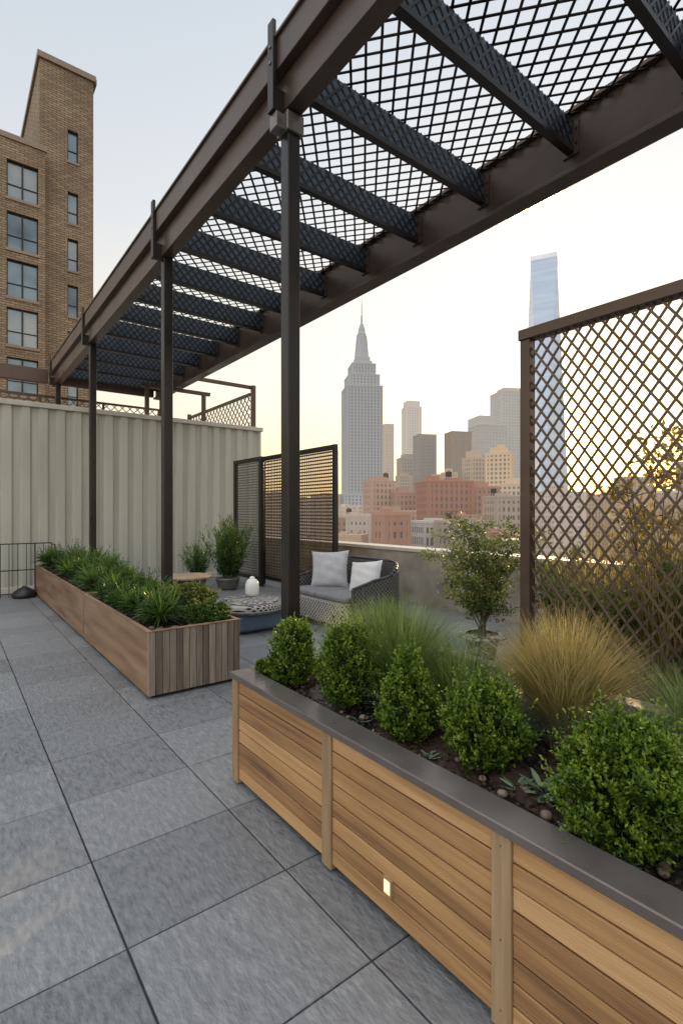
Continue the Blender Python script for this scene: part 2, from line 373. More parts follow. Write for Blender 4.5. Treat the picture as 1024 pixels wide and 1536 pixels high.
for i in range(150):
    x=random.uniform(X0+.14,X1-.1); y=random.uniform(0,Y1-.15); r=random.uniform(.008,.024)
    b.lathe((x,y),[(0,.575),(r*.8,.578),(r,.578+r*.5),(r*.7,.578+r*.95),(0,.578+r*1.1)],7,t=random.random())
b.obj('pebbles',stone,e,smooth=True)

zs=.575
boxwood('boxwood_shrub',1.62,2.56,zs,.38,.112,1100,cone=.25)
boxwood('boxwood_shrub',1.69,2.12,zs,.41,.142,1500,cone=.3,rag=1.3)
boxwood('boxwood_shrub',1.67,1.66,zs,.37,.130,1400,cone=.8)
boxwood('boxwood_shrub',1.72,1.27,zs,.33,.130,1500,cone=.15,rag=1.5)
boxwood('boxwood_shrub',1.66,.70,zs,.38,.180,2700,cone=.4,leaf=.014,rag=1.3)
boxwood('boxwood_shrub',1.54,.40,zs,.10,.08,400,cone=.2)
boxwood('boxwood_shrub',1.53,2.70,zs+.02,.11,.07,260,cone=.1)
boxwood('boxwood_shrub',1.98,.36,zs,.30,.13,900,cone=.2)

tuft('green_feather_grass',2.0,2.04,zs,.58,.42,2800,grass_g,base=.13,w=.0036)
tuft('green_feather_grass',2.12,2.42,zs,.52,.36,2200,grass_g,base=.13,w=.0036)
tuft('green_feather_grass',2.02,1.64,zs,.44,.32,1700,grass_g,base=.10,w=.0035)
tuft('tan_fountain_grass',2.16,1.18,zs,.62,.34,3400,grass_t,base=.08,w=.0036,pw=1.4)
tuft('tan_fountain_grass',2.42,1.42,zs,.48,.30,1400,grass_t,base=.08,w=.0036,pw=1.4)
tuft('blue_fescue_grass',1.95,1.36,zs,.26,.24,1300,grass_b,base=.08,w=.003)
tuft('blue_fescue_grass',2.1,.90,zs,.28,.28,1100,grass_b,base=.08,w=.003)
tuft('blue_fescue_grass',1.85,1.86,zs,.2,.22,900,grass_b,base=.08,w=.003)
tuft('green_feather_grass',2.45,.75,zs,.40,.36,1200,grass_g,base=.1,w=.0035)
def rosette(x,y,z,n,L,W):
    th=rng.uniform(0,6.28,n); el=rng.uniform(.1,1.1,n); V=[];side=np.stack([-np.sin(th),np.cos(th),np.zeros(n)],axis=1)
    for k,ww in((0,.15),(.3,.8),(.65,1),(.9,.5),(1,.05)):
        r=L*k*np.cos(el*(1-.4*k)); zz=z+L*k*np.sin(el)*(1-.25*k)
        c=np.stack([x+np.cos(th)*r,y+np.sin(th)*r,zz],axis=1); V+=[c-side*W*ww/2,c+side*W*ww/2]
    return np.stack(V,axis=1)
V=np.concatenate([rosette(1.72,1.02,zs,26,.10,.022),rosette(1.80,.96,zs,22,.09,.02),rosette(1.66,1.09,zs,14,.07,.018),rosette(1.82,1.50,zs,20,.08,.02),rosette(1.58,1.90,zs,12,.06,.016),rosette(1.58,1.45,zs,12,.05,.014)]
  +[rosette(random.uniform(1.5,2.2),random.uniform(.4,2.5),zs,10,random.uniform(.03,.06),.012) for _ in range(26)])
quads_obj('lambs_ear_plant',V,rng.uniform(.1,1,len(V)),leaf_s)

# ------------------------------------------------------------------ left planters
def lplanter(y0,y1,ends):
    e=empty('wooden_planter_box',(1.35,y0,0)); x0,x1,h=1.35,2.2,.575
    b=MB(); b.box(x0+.03,x1-.03,y0+.03,y1-.03,.03,.50,t=.3); b.obj('liner',steel_d,e)
    b=MB(); b.box(x0,x0+.028,y0+.03,y1,.03,h); b.box(x1-.028,x1,y0+.03,y1,.03,h); b.obj('side_boards',corten,e,bevel=.004)
    b=MB(); n=14; w=(x1-x0)/n
    for i in range(n):
        b.box(x0+i*w+.002,x0+(i+1)*w-.002,y0+random.uniform(0,.004),y0+.028,.03,h)
        b.box(x0+.03+i*(w-.005),x0+.03+(i+1)*(w-.005)-.002,y1-.027,y1-.002,.03,h-.003)
    b.obj('end_boards',woodg,e,bevel=.003)
    b=MB(); b.box(x0+.05,x1-.05,y0+.05,y1-.05,0,.029,t=.1); b.obj('plinth',blackf,e)
    b=MB(); b.box(x0-.006,x0+.034,y0-.006,y1,h,h+.012); b.box(x1-.034,x1+.006,y0-.006,y1,h,h+.012)
    b.box(x0+.036,x1-.036,y0-.006,y0+.034,h,h+.012); b.box(x0+.036,x1-.036,y1-.034,y1,h,h+.012); b.obj('rim',corten,e,bevel=.003)
    b=MB(); b.grid(lambda u,v:(x0+.03+u*(x1-x0-.06),y0+.03+v*(y1-y0-.06),.50+random.uniform(-.01,.01)),16,40); b.obj('soil',soil,e,smooth=True)
    chips('mulch_chips',x0+.05,x1-.05,y0+.05,y1-.05,.505,2500,e,.03)
lplanter(4.42,6.98,1); lplanter(7.03,11.35,1)
b=MB()
for i in range(26):
    x=random.uniform(1.5,2.1); y=random.uniform(4.5,4.85); r=random.uniform(.02,.045)
    b.lathe((x,y),[(0,.495),(r*.8,.50),(r,.50+r*.5),(r*.7,.50+r*.95),(0,.50+r*1.1)],8,t=random.random())
b.obj('river_stones',stone,smooth=True)
for (x,y,r) in [(1.62,4.97,.31),(1.60,5.55,.26),(1.9,5.88,.27),(1.58,6.12,.25),(1.62,6.64,.28),(1.97,6.6,.28),
                (1.62,7.30,.32),(1.95,7.65,.34),(1.62,7.95,.30),(1.95,8.45,.40),(1.62,8.75,.32),(1.9,9.3,.40),(1.62,9.75,.33),(1.85,10.4,.44),(1.6,10.9,.38)]:
    e=empty('spiky_podocarpus',(x,y,.5)); spiky('foliage',x,y,.54,r,n=620 if y<7 else 460,w=.013 if y<7 else .016,heads=6,parent=e)
    L_=[]; spray('',x,y,.50,r*1.35,r*.8,26,22,.06,.010,parts=L_,flop=.1); quads_obj('inner_foliage',L_[0][0],L_[0][1]*.6,leaf_p,e)
boxwood('low_shrub',2.02,4.72,.50,.20,.17,800,cone=.1,leaf=.026,mat=leaf_p,rag=1.4)
boxwood('low_shrub',1.98,5.22,.50,.32,.27,1100,cone=.1,leaf=.026,mat=leaf_o,rag=1.5)

# ------------------------------------------------------------------ pergola
e=empty('steel_pergola',(2.1,3.37,0))
YE=14.2; YS=-1.6
b=MB()
b.box(1.96,2.10,YS,YE,4.925,5.16,t=.5)
b.box(1.94,2.12,YS,YE,5.161,5.185,t=.6)
b.box(2.03,2.165,YS,YE,4.66,4.924,t=.8)
b.obj('near_beam',steel,e,bevel=.006,seg=2)
b=MB(); b.box(4.52,4.60,YS,YE-.02,4.72,5.22,t=.6); b.box(4.46,4.66,YS,YE-.02,4.675,4.718,t=.8); b.box(4.46,4.66,YS,YE-.02,5.222,5.26,t=.5)
b.obj('far_beam',steel,e,bevel=.005,seg=2)
b=MB(); b.box(-3,1.935,YE-.1,YE+.06,4.72,5.05); b.box(2.17,4.455,YE-.1,YE+.0,4.72,5.05); b.obj('end_beam',steel,e,bevel=.005)
b=MB()
for y in (3.37,6.17,10.14,13.8): 
    zb=0 if y<11 else 3.8
    b.box(2.05,2.16,y-.055,y+.055,zb,4.658,t=.3)
b.box(4.5,4.6,13.7,13.8,3.8,4.67,t=.3)
b.obj('posts',steel_d,e,bevel=.008,seg=2)
b=MB()
for y in (3.37,6.17,10.14,13.8):
    b.box(1.925,1.957,y-.04,y+.04,4.62,5.30,t=.2); b.box(1.958,2.046,y-.035,y+.035,4.62,4.80,t=.2)
b.obj('hanger_plates',steel_d,e,bevel=.004)
b=MB()
b.box(2.03,2.18,3.37-.078,3.37+.078,4.50,4.645,t=.5); b.box(1.95,2.029,3.37-.05,3.37+.05,4.50,4.615,t=.5)
for y in (3.37,6.17,10.14):
    for zz in (4.98,5.10): b.cyl((1.915,y,zz),(1.926,y,zz),.014,.014,6)
b.obj('clamps',clampm,e,bevel=.004)
b=MB();c2=MB();c3=MB();c4=MB()
ys=[]
y=2.41-.965*4
while y<YE-.2: ys.append(y); y+=.965
for y in ys:
    b.box(2.17,4.515,y-.035,y+.035,4.87,4.915); c2.box(2.17,4.515,y-.008,y+.008,4.916,5.19)
    c4.box(4.50,4.517,y-.075,y+.075,4.85,5.15)
    for zz in (4.95,5.08):
        for yy in(-.055,.055): c4.cyl((4.485,y+yy,zz),(4.499,y+yy,zz),.012,.012,6)
    for an in (R(48),R(-48)):
        for p,q in clip_lines(2.34,.265,an,.085):
            yo=y-.014-(.004 if an>0 else 0)
            c3.beam((2.172+p[0],yo,4.918+p[1]),(2.172+q[0],yo,4.918+q[1]),.018,.004,up=(0,1,0))
b.obj('cross_bars',steel_d,e); c2.obj('bar_panels',louv,e); c3.obj('bar_mesh',mesh_m,e); c4.obj('bar_brackets',steel,e)
b=MB(); W=2.36;H=YE-YS-.1
for an,zz in((R(50),5.200),(R(-50),5.2075)):
    for p,q in clip_lines(W,H,an,.122):
        b.beam((2.15+p[0],YS+p[1],zz),(2.15+q[0],YS+q[1],zz),.022,.006,t=random.random())
b.obj('roof_mesh',mesh_m,e)

# ------------------------------------------------------------------ large lattice screen
e=empty('lattice_screen',(4.4,2.785,0))
xs=4.40; ya,yb=-1.3,2.83; zt=3.24; zb=.10
b=MB(); b.box(xs-.05,xs+.05,yb-.10,yb,0,zt,t=.4); b.box(xs-.05,xs+.05,ya,ya+.09,0,zt,t=.4)
b.box(xs-.07,xs+.07,ya-.01,yb+.01,zt+.001,zt+.10,t=.9); b.box(xs-.04,xs+.04,ya+.092,yb-.102,zb,zb+.07,t=.5)
b.obj('frame',steel,e,bevel=.005,seg=2)
b=MB(); W=yb-ya-.19;H=zt-zb-.07
for an,xx in((R(54),xs-.009),(R(-54),xs+.009)):
    for p,q in clip_lines(W,H,an,.095):
        b.beam((xx,ya+.09+p[0],zb+.07+p[1]),(xx,ya+.09+q[0],zb+.07+q[1]),.020,.012,up=(1,0,0),t=random.random())
b.obj('lattice',steel_l,e)

# ------------------------------------------------------------------ perforated screens
def screen(x,y0,y1,zt,sp=.062,sw=.012,mt=steel_d):
    e=empty('perforated_privacy_screen',(x,y0,0))
    b=MB(); b.box(x-.04,x+.04,y0,y0+.09,0,zt,t=.3); b.box(x-.04,x+.04,y1-.09,y1,0,zt,t=.3)
    b.box(x-.038,x+.038,y0+.091,y1-.091,zt-.09,zt-.002,t=.4); b.box(x-.038,x+.038,y0+.091,y1-.091,.12,.20,t=.4); b.obj('frame',steel_d,e,bevel=.004)
    b=MB(); n=int((y1-y0-.18)/sp)
    for i in range(n+1): yy=y0+.09+(i+.5)*(y1-y0-.18)/(n+1); b.box(x-.004,x+.000,yy-sw,yy+sw,.2,zt-.09)
    n=int((zt-.3)/sp)
    for i in range(n+1): zz=.2+(i+.5)*(zt-.29)/(n+1); b.box(x+.001,x+.005,y0+.09,y1-.09,zz-sw,zz+sw)
    b.obj('mesh_panel',mt,e)
screen(5.58,7.36,10.12,2.83,.066,.015,steel_l); screen(5.37,9.74,11.05,2.80,.06,.011,clampm)

# ------------------------------------------------------------------ corrugated wall + container
e=empty('corrugated_wall',(0,11.85,0))
b=MB(); prof=[]; x=-7.5; yy=11.85
per=[(0,0),(.13,0),(.17,.055),(.27,.055),(.31,0)]
while x<6.5:
    for dx,dy in per[:-1]: prof.append((x+dx,yy+dy))
    x+=.31
prof=[p for p in prof if p[0]<6.5]+[(6.5,yy)]
y=yy
prof2=[(6.5,yy)]; y=yy+.1
while y<14.6:
    prof2+= [(6.5,y),(6.46,y+.04),(6.46,y+.14),(6.5,y+.18)]; y+=.31
for P in(prof,prof2):
    for p,q in zip(P[:-1],P[1:]): b.face([(p[0],p[1],.12),(q[0],q[1],.12),(q[0],q[1],3.70),(p[0],p[1],3.70)],t=.3 if p[1]==q[1] and p[1]>yy else .6)  # recess shade put into the tint: inner flats darker
b.obj('corrugated_sheet',cream,e)
b=MB(); b.box(-7.5,6.54,11.80,11.96,3.701,3.80); b.box(-7.5,6.54,11.82,11.95,0,.119); b.box(6.40,6.54,11.965,14.6,3.701,3.80); b.obj('rails',cream2,e,bevel=.006)
b=MB(); b.box(-7.5,6.42,11.97,14.6,3.6,3.75,t=.5); b.obj('flat_roof',cream2,e)
e=empty('rooftop_railing',(6.4,12.1,3.8))
b=MB(); b.box(6.34,6.44,12.02,12.12,3.8,4.93); b.box(4.55,6.44,12.13,12.22,4.86,4.94); b.box(6.36,6.42,12.23,16.5,4.70,4.77); b.box(6.36,6.42,12.23,16.5,3.82,3.88)
b.box(3.6,5.3,12.3,12.4,4.55,4.63); b.box(3.7,3.78,12.3,12.4,3.8,4.55); b.box(5.1,5.18,12.3,12.4,3.8,4.55)
b.box(6.34,6.44,16.5,16.6,3.0,4.85); b.box(-7,5.0,14.5,14.56,4.45,4.50)
for i in range(9): b.box(-6.9+i*1.45,-6.85+i*1.45,14.5,14.56,3.75,4.45)
b.obj('rails',steel,e)
b=MB()
for an in(R(45),R(-45)):
    for p,q in clip_lines(4.2,.82,an,.16):
        b.beam((6.39+(.008 if an>0 else -.008),12.25+p[0],3.88+p[1]),(6.39+(.008 if an>0 else -.008),12.25+q[0],3.88+q[1]),.03,.012,up=(1,0,0))
    for p,q in clip_lines(12,.68,an,.14):
        yy2=14.53+(.006 if an>0 else -.006)
        b.beam((-7+p[0],yy2,3.77+p[1]),(-7+q[0],yy2,3.77+q[1]),.02,.01,up=(0,1,0))
b.obj('lattice_infill',steel_l,e)

# ------------------------------------------------------------------ parapet
e=empty('parapet_wall',(6.5,0,0))
b=MB(); b.box(6.5,6.8,-8,11.80,-.05,.90); b.obj('wall',stucco,e)
b=MB(); y=-8
while y<11.7:
    y2=min(y+1.5,11.79); b.box(6.44,6.86,y+.003,y2-.003,.901,.962); y=y2
b.obj('coping_stones',cream2,e,bevel=.008,seg=2)

# ------------------------------------------------------------------ furniture
def sweep_wall(b,path,h0f,th,m=0):
    n=len(path)
    nr=[]
    for i in range(n):
        a=Vector(path[max(0,i-1)]);c=Vector(path[min(n-1,i+1)]); d=(c-a).normalized(); nr.append(Vector((-d.y,d.x)))
    for i in range(n-1):
        p,q=Vector(path[i]),Vector(path[i+1]); a,c=nr[i]*th/2,nr[i+1]*th/2
        za,zb2=h0f(i/(n-1)),h0f((i+1)/(n-1))
        b.prism8([(*(p-a),.08),(*(q-c),.08),(*(q+c),.08),(*(p+a),.08),(*(p-a),za),(*(q-c),zb2),(*(q+c),zb2),(*(p+a),za)],.5,m)
def arc_path(x0,x1,y0,y1,r,n=8):
    P=[(x0,y0),(x0+(x1-r-x0)/2,y0)]
    for i in range(n+1): a=-math.pi/2+i/n*math.pi/2; P.append((x1-r+r*math.cos(a),y0+r+r*math.sin(a)))
    for i in range(n+1): a=i/n*math.pi/2; P.append((x1-r+r*math.cos(a),y1-r+r*math.sin(a)))
    P+=[(x0+(x1-r-x0)/2,y1),(x0,y1)]; return P
def pillow(name,c,n,size,th,mat,parent,roll=0):
    n=Vector(n).normalized(); a=n.cross(Vector((0,0,1))).normalized(); u=a.cross(n).normalized()
    if roll: 
        Rm=Matrix.Rotation(roll,3,n); a=Rm@a;u=Rm@u
    c=Vector(c); b=MB()
    for sg in(1,-1):
        def f(p,q):
            X=(p*2-1);Y=(q*2-1); k=(max(0,(1-X**4)*(1-Y**4)))**.55
            sx=X*(1-.10*(1-abs(Y)**2)*abs(X)**3); sy=Y*(1-.10*(1-abs(X)**2)*abs(Y)**3)
            k2=k*(1+.07*math.sin(7*X+3*Y)+.05*math.sin(11*Y-4*X))
            return c+a*sx*size/2*sg+u*sy*size/2+n*sg*k2*th/2
        b.grid(f,18,18)
    o=b.obj(name,mat,parent,smooth=True)
e=empty('wicker_sofa',(4.6,5.9,0))
sx0,sx1,sy0,sy1=4.08,5.2,5.22,6.72
b=MB(); P=arc_path(sx0+.15,sx1,sy0,sy1,.32); sweep_wall(b,P,lambda s:.56+.30*max(0,math.sin(math.pi*s))**.7,.07); b.obj('woven_back_and_arms',wick_d,e)
b=MB(); b.box(sx0,sx1-.06,sy0+.05,sy1-.05,.08,.385); b.obj('woven_seat_base',wick_l,e,bevel=.02,seg=2)
b=MB()
for i in range(len(P)-1):
    f=lambda s:.56+.30*max(0,math.sin(math.pi*s))**.7
    n=len(P)-1; b.cyl((*P[i],f(i/n)+.01),(*P[i+1],f((i+1)/n)+.01),.026,.026,8)
b.cyl((sx0+.15,sy0,.02),(sx0+.15,sy0,.57),.026,.026,8); b.cyl((sx0+.15,sy1,.02),(sx0+.15,sy1,.57),.026,.026,8)
for (x,y) in((sx0+.06,sy0+.1),(sx0+.06,sy1-.1),(sx1-.12,sy0+.15),(sx1-.12,sy1-.15)): b.cyl((x,y,0),(x,y,.09),.025,.025,8)
b.obj('tube_frame',blackf,e,smooth=True)
b=MB(); ym=(sy0+sy1)/2
b.box(sx0+.05,sx1-.1,sy0+.07,ym-.005,.387,.46); b.box(sx0+.05,sx1-.1,ym+.005,sy1-.07,.387,.46); b.obj('seat_cushions',fabric_s,e,bevel=.03,seg=4)
pillow('throw_pillow_grey',(4.70,6.38,.71),(-.80,-.66,.36),.60,.2,fabric,e,roll=.05)
pillow('throw_pillow_white',(4.78,5.62,.66),(-.95,-.35,.5),.50,.2,fabric_w,e,roll=.12)

e=empty('ottoman_table',(3.3,6.3,0))
b=MB(); b.box(2.98,3.66,5.98,6.66,.03,.26); b.obj('blue_base',bluef,e,bevel=.05,seg=4)
b=MB(); b.lathe((3.30,6.33),[(0,.262),(.44,.262),(.475,.28),(.48,.36),(.46,.385),(.0,.388)],40); b.obj('woven_top',wick_l,e,smooth=True)
b=MB(); b.lathe((3.30,6.33),[(.478,.285),(.492,.29),(.492,.305),(.48,.31)],40); b.obj('edge_trim',clampm,e,smooth=True)
b=MB(); b.lathe((3.30,6.33),[(0,.389),(.40,.389),(.41,.392),(.40,.397),(0,.398)],40); b.obj('mosaic_inlay',mosaic,e,smooth=True)
e=empty('ceramic_lantern',(3.45,6.6,.398))
b=MB(); b.lathe((3.45,6.55),[(0,.399),(.065,.399),(.09,.42),(.10,.50),(.095,.58),(.07,.63),(.035,.65),(0,.655)],24); b.obj('body',ceram,e,smooth=True)
b=MB(); b.lathe((3.45,6.55),[(.035,.65),(.03,.675),(0,.685)],16); b.lathe((3.45,6.55),[(.101,.44),(.104,.445),(.101,.45)],24); b.obj('cap',ceram,e,smooth=True)
e=empty('side_table',(3.3,8.6,0))
b=MB(); b.lathe((3.25,8.5),[(0,.47),(.38,.47),(.40,.485),(.40,.51),(.385,.52),(0,.522)],36); b.obj('table_top',terra,e,smooth=True)
b=MB(); b.lathe((3.25,8.5),[(.24,0),(.22,.02),(.16,.2),(.2,.44),(.26,.469)],24); b.obj('woven_base',wick_d,e,smooth=True)

def pot(name,x,y,r,h,mat):
    e=empty(name,(x,y,0)); b=MB(); b.lathe((x,y),[(0,.0),(r*.7,.0),(r*.85,h*.3),(r,h*.85),(r*1.06,h*.9),(r*1.06,h),(r*.95,h),(r*.93,h*.93),(0,h*.93)],28); b.obj('pot_body',mat,e,smooth=True); return e
e=pot('potted_spiky_shrub',4.6,9.8,.24,.24,clampm)
L_=[]; spray('',4.6,9.8,.16,1.3,.46,120,46,.13,.016,parts=L_); o=quads_obj('foliage',L_[0][0],L_[0][1],leaf_p,e)
e=pot('potted_dwarf_conifer',4.15,10.3,.2,.26,clampm)
L_=[]; spray('',4.15,10.3,.2,.82,.34,80,34,.09,.013,parts=L_); quads_obj('foliage',L_[0][0],L_[0][1],leaf_p,e)
e=pot('potted_grass',6.1,9.0,.2,.35,steel_d); tuft('blades',6.1,9.0,.33,.6,.4,700,grass_g,w=.006,parent=e)

def tree(name,x,y,z0,h,r,mat,nst=7,nl=2600,ll=.035,lw=.016,pt=None,low=.25,thick=.014):
    e=pt or empty(name,(x,y,z0)); b=MB(); tips=[]
    for i in range(nst):
        a=(i+random.uniform(-.3,.3))*6.283/nst; lean=random.uniform(.15,.9); p=Vector((x+random.uniform(-.04,.04),y+random.uniform(-.04,.04),z0)); 
        H=h*random.uniform(.6,1.0); n=6; rad=thick*random.uniform(.7,1)
        for k in range(1,n+1):
            f=k/n
            q=Vector((x+math.cos(a)*r*lean*f**1.3+random.uniform(-.03,.03)*r,y+math.sin(a)*r*lean*f**1.3+random.uniform(-.03,.03)*r,z0+H*f))
            b.cyl(p,q,rad*(1-.8*(f-1/n)),rad*(1-.8*f),6,cap=False)
            if f>low:
                for j in range(3):
                    a2=random.uniform(0,6.28); l2=r*random.uniform(.25,.6)
                    t=q+Vector((math.cos(a2)*l2,math.sin(a2)*l2,random.uniform(-.1,.55)*l2)); b.cyl(q,t,rad*.35,rad*.12,4,cap=False); tips.append((q,t))
            p=q
    b.obj('branches',bark,e,smooth=True)
    k=len(tips); idx=rng.integers(0,k,nl); A=np.array([tuple(t[0]) for t in tips])[idx]; B=np.array([tuple(t[1]) for t in tips])[idx]
    f=rng.uniform(.2,1.08,nl)[:,None]; P=A*(1-f)+B*f+rng.normal(0,.028*r/.5,(nl,3))
    D=rng.normal(size=(nl,3)); D[:,2]+=.3
    tone=rng.uniform(0,.5,k)[idx]
    T=np.clip(tone+rng.uniform(0,.5,nl),0,1)
    quads_obj('leaves',leaves(P,D,ll*rng.uniform(.6,1.3,nl),lw),T,mat,e); return e
e=pot('potted_olive_shrub',4.55,3.42,.17,.26,mosaic)
tree('potted_olive_shrub',4.55,3.42,.24,1.26,.60,leaf_o,nst=14,nl=8000,ll=.042,lw=.020,pt=e,low=.3,thick=.011)
b=MB(); b.lathe((4.55,3.42),[(.0,.262),(.25,.262),(.27,.272),(.25,.29),(.17,.295)],30); b.obj('mosaic_rim',mosaic,e,smooth=True)
for (x,y,h,r,m_) in [(5.6,2.2,2.3,.75,leaf_y),(5.9,1.3,2.5,.8,leaf_y),(5.5,.5,2.3,.8,leaf_y),(6.0,3.3,1.1,.5,leaf_o),(5.2,1.5,1.1,.5,leaf_o),(5.7,-.4,2.6,.8,leaf_y),(5.0,.9,1.0,.5,leaf_p),(5.0,2.3,.9,.45,leaf_o)]:
    tree('terrace_tree',x,y,0.02,h,r,m_,nst=7,nl=2400,ll=.07,lw=.035,thick=.018,low=.1)
for (x,y,h) in ((5.3,1.9,1.9),(5.2,1.1,2.0),(5.6,2.7,1.6),(5.3,.3,2.1),(5.0,.6,1.7)):
    tuft('tall_reed_grass',x,y,.02,h,.5,340,grass_t,w=.018,base=.28,pw=1.9,seg=6)

# wire rack on left
e=empty('wire_rack',(1.0,11.3,0))
b=MB(); xa,xb,yy=-.9,1.62,11.35
for z in(.06,.5,1.0): b.cyl((xa,yy,z),(xb,yy,z),.012,.012,6)
i=0; x=xa
while x<=xb+.01:
    b.cyl((x,yy,0),(x,yy,1.0),.011 if i%4==0 else .006,.011 if i%4==0 else .006,6); x+=.14; i+=1
for x in (xa,.5,xb): b.cyl((x,yy-.4,0),(x,yy-.4,.98),.012,.012,6); b.cyl((x,yy-.4,.98),(x,yy,.98),.012,.012,6)
b.obj('wires',blackf,e)
b=MB(); b.lathe((1.15,11.2),[(0,.0),(.18,.0),(.22,.05),(.17,.12),(.09,.17),(.03,.21),(0,.22)],14); b.obj('garden_sack',blackf,smooth=True)

# ------------------------------------------------------------------ brick building (left)
def facade(b,axis,c,a0,a1,z0,z1,ops,rev,m=0):
    xs=sorted(set([a0,a1]+[o[0] for o in ops]+[o[1] for o in ops])); zs_=sorted(set([z0,z1]+[o[2] for o in ops]+[o[3] for o in ops]))
    P=(lambda a,z,d=0:(a,c+d,z)) if axis=='y' else (lambda a,z,d=0:(c+d,a,z))
    for i in range(len(xs)-1):
        for j in range(len(zs_)-1):
            mx,mz=(xs[i]+xs[i+1])/2,(zs_[j]+zs_[j+1])/2
            if any(o[0]<mx<o[1] and o[2]<mz<o[3] for o in ops): continue
            b.face([P(xs[i],zs_[j]),P(xs[i+1],zs_[j]),P(xs[i+1],zs_[j+1]),P(xs[i],zs_[j+1])],.5,m)
    for o in ops:
        A,B,C,D=o
        b.face([P(A,C),P(A,C,rev),P(A,D,rev),P(A,D)],.5,m); b.face([P(B,C),P(B,D),P(B,D,rev),P(B,C,rev)],.5,m)
        b.face([P(A,C),P(B,C),P(B,C,rev),P(A,C,rev)],.5,m); b.face([P(A,D),P(A,D,rev),P(B,D,rev),P(B,D)],.5,m)
e=empty('tan_brick_apartment_building',(3,39,-45))
ops1=[]; 
for zc in (23.1,19.8,16.7,13.6,10.4,7.2):
    for xc in (3.92,.4,-3.2): ops1.append((xc-.88,xc+.88,zc-1.2,zc+1.2))
ops2=[(7.03-.34,7.03+.34,zc-1.1,zc+1.1) for zc in(27.35,23.0,19.7,16.45,13.2,10)]
b=MB(); facade(b,'y',39,-8,5.18,-45,25.8,ops1,.3); facade(b,'y',40,5.0,8.35,-45,32.8,ops2,.3)
b.face([(5.18,39,-45),(5.18,40.0,-45),(5.18,40.0,25.8),(5.18,39,25.8)])
b.face([(5.0,40,20),(5.0,40,32.8),(5.0,50,32.8),(5.0,50,20)]); b.face([(8.35,40,-45),(8.35,50,-45),(8.35,50,32.8),(8.35,40,32.8)])
b.face([(5,50,20),(5,50,32.8),(8.35,50,32.8),(8.35,50,-45)]); b.face([(5,40,32.7),(8.35,40,32.7),(8.35,50,32.7),(5,50,32.7)]); b.face([(-8,39,25.6),(5,39,25.6),(5,50,25.6),(-8,50,25.6)])
b.obj('brick_walls',tanbrick,e)
b=MB(); b.box(4.85,8.5,39.85,40.1,32.55,32.95); b.box(8.25,8.6,40.11,50,32.55,32.95); b.box(4.85,5.1,40.11,50,32.55,32.95)
b.box(-8,5.28,38.9,39.15,25.6,25.95)
for o in ops1: b.box(o[0]-.08,o[1]+.08,38.93,39.1,o[2]-.18,o[2]-.002)
for o in ops2: b.box(o[0]-.06,o[1]+.06,39.93,40.1,o[2]-.16,o[2]-.002)
b.obj('cornices_and_sills',M('sill_stone',[(.24,.18,.13),(.33,.26,.19)],ns=2),e)
g=MB();f=MB()
for ops,Y in((ops1,39.2),(ops2,40.2)):
    for A,B,C,D in ops:
        g.box(A,B,Y+.05,Y+.07,C,D); w=.07
        for (p,q) in((A,A+w),(B-w,B)): f.box(p,q,Y-.02,Y+.04,C,D)
        for (p,q) in((C,C+w),(D-w,D)): f.box(A+w,B-w,Y-.018,Y+.038,p,q)
        if Y<40: f.box((A+B)/2-.05,(A+B)/2+.05,Y-.03,Y+.045,C+w,D-w)
        zc=C+(D-C)*.38; f.box(A+w,B-w,Y-.01,Y+.03,zc-.03,zc+.03)
g.obj('window_glass',M('bldg_glass',[(.05,.08,.11),(.18,.26,.32),(.32,.34,.34)],rough=.1,metal=.35,ns=.5,na=.6,ta=.5,bstr=0,spec=1),e); f.obj('window_frames',blackf,e)

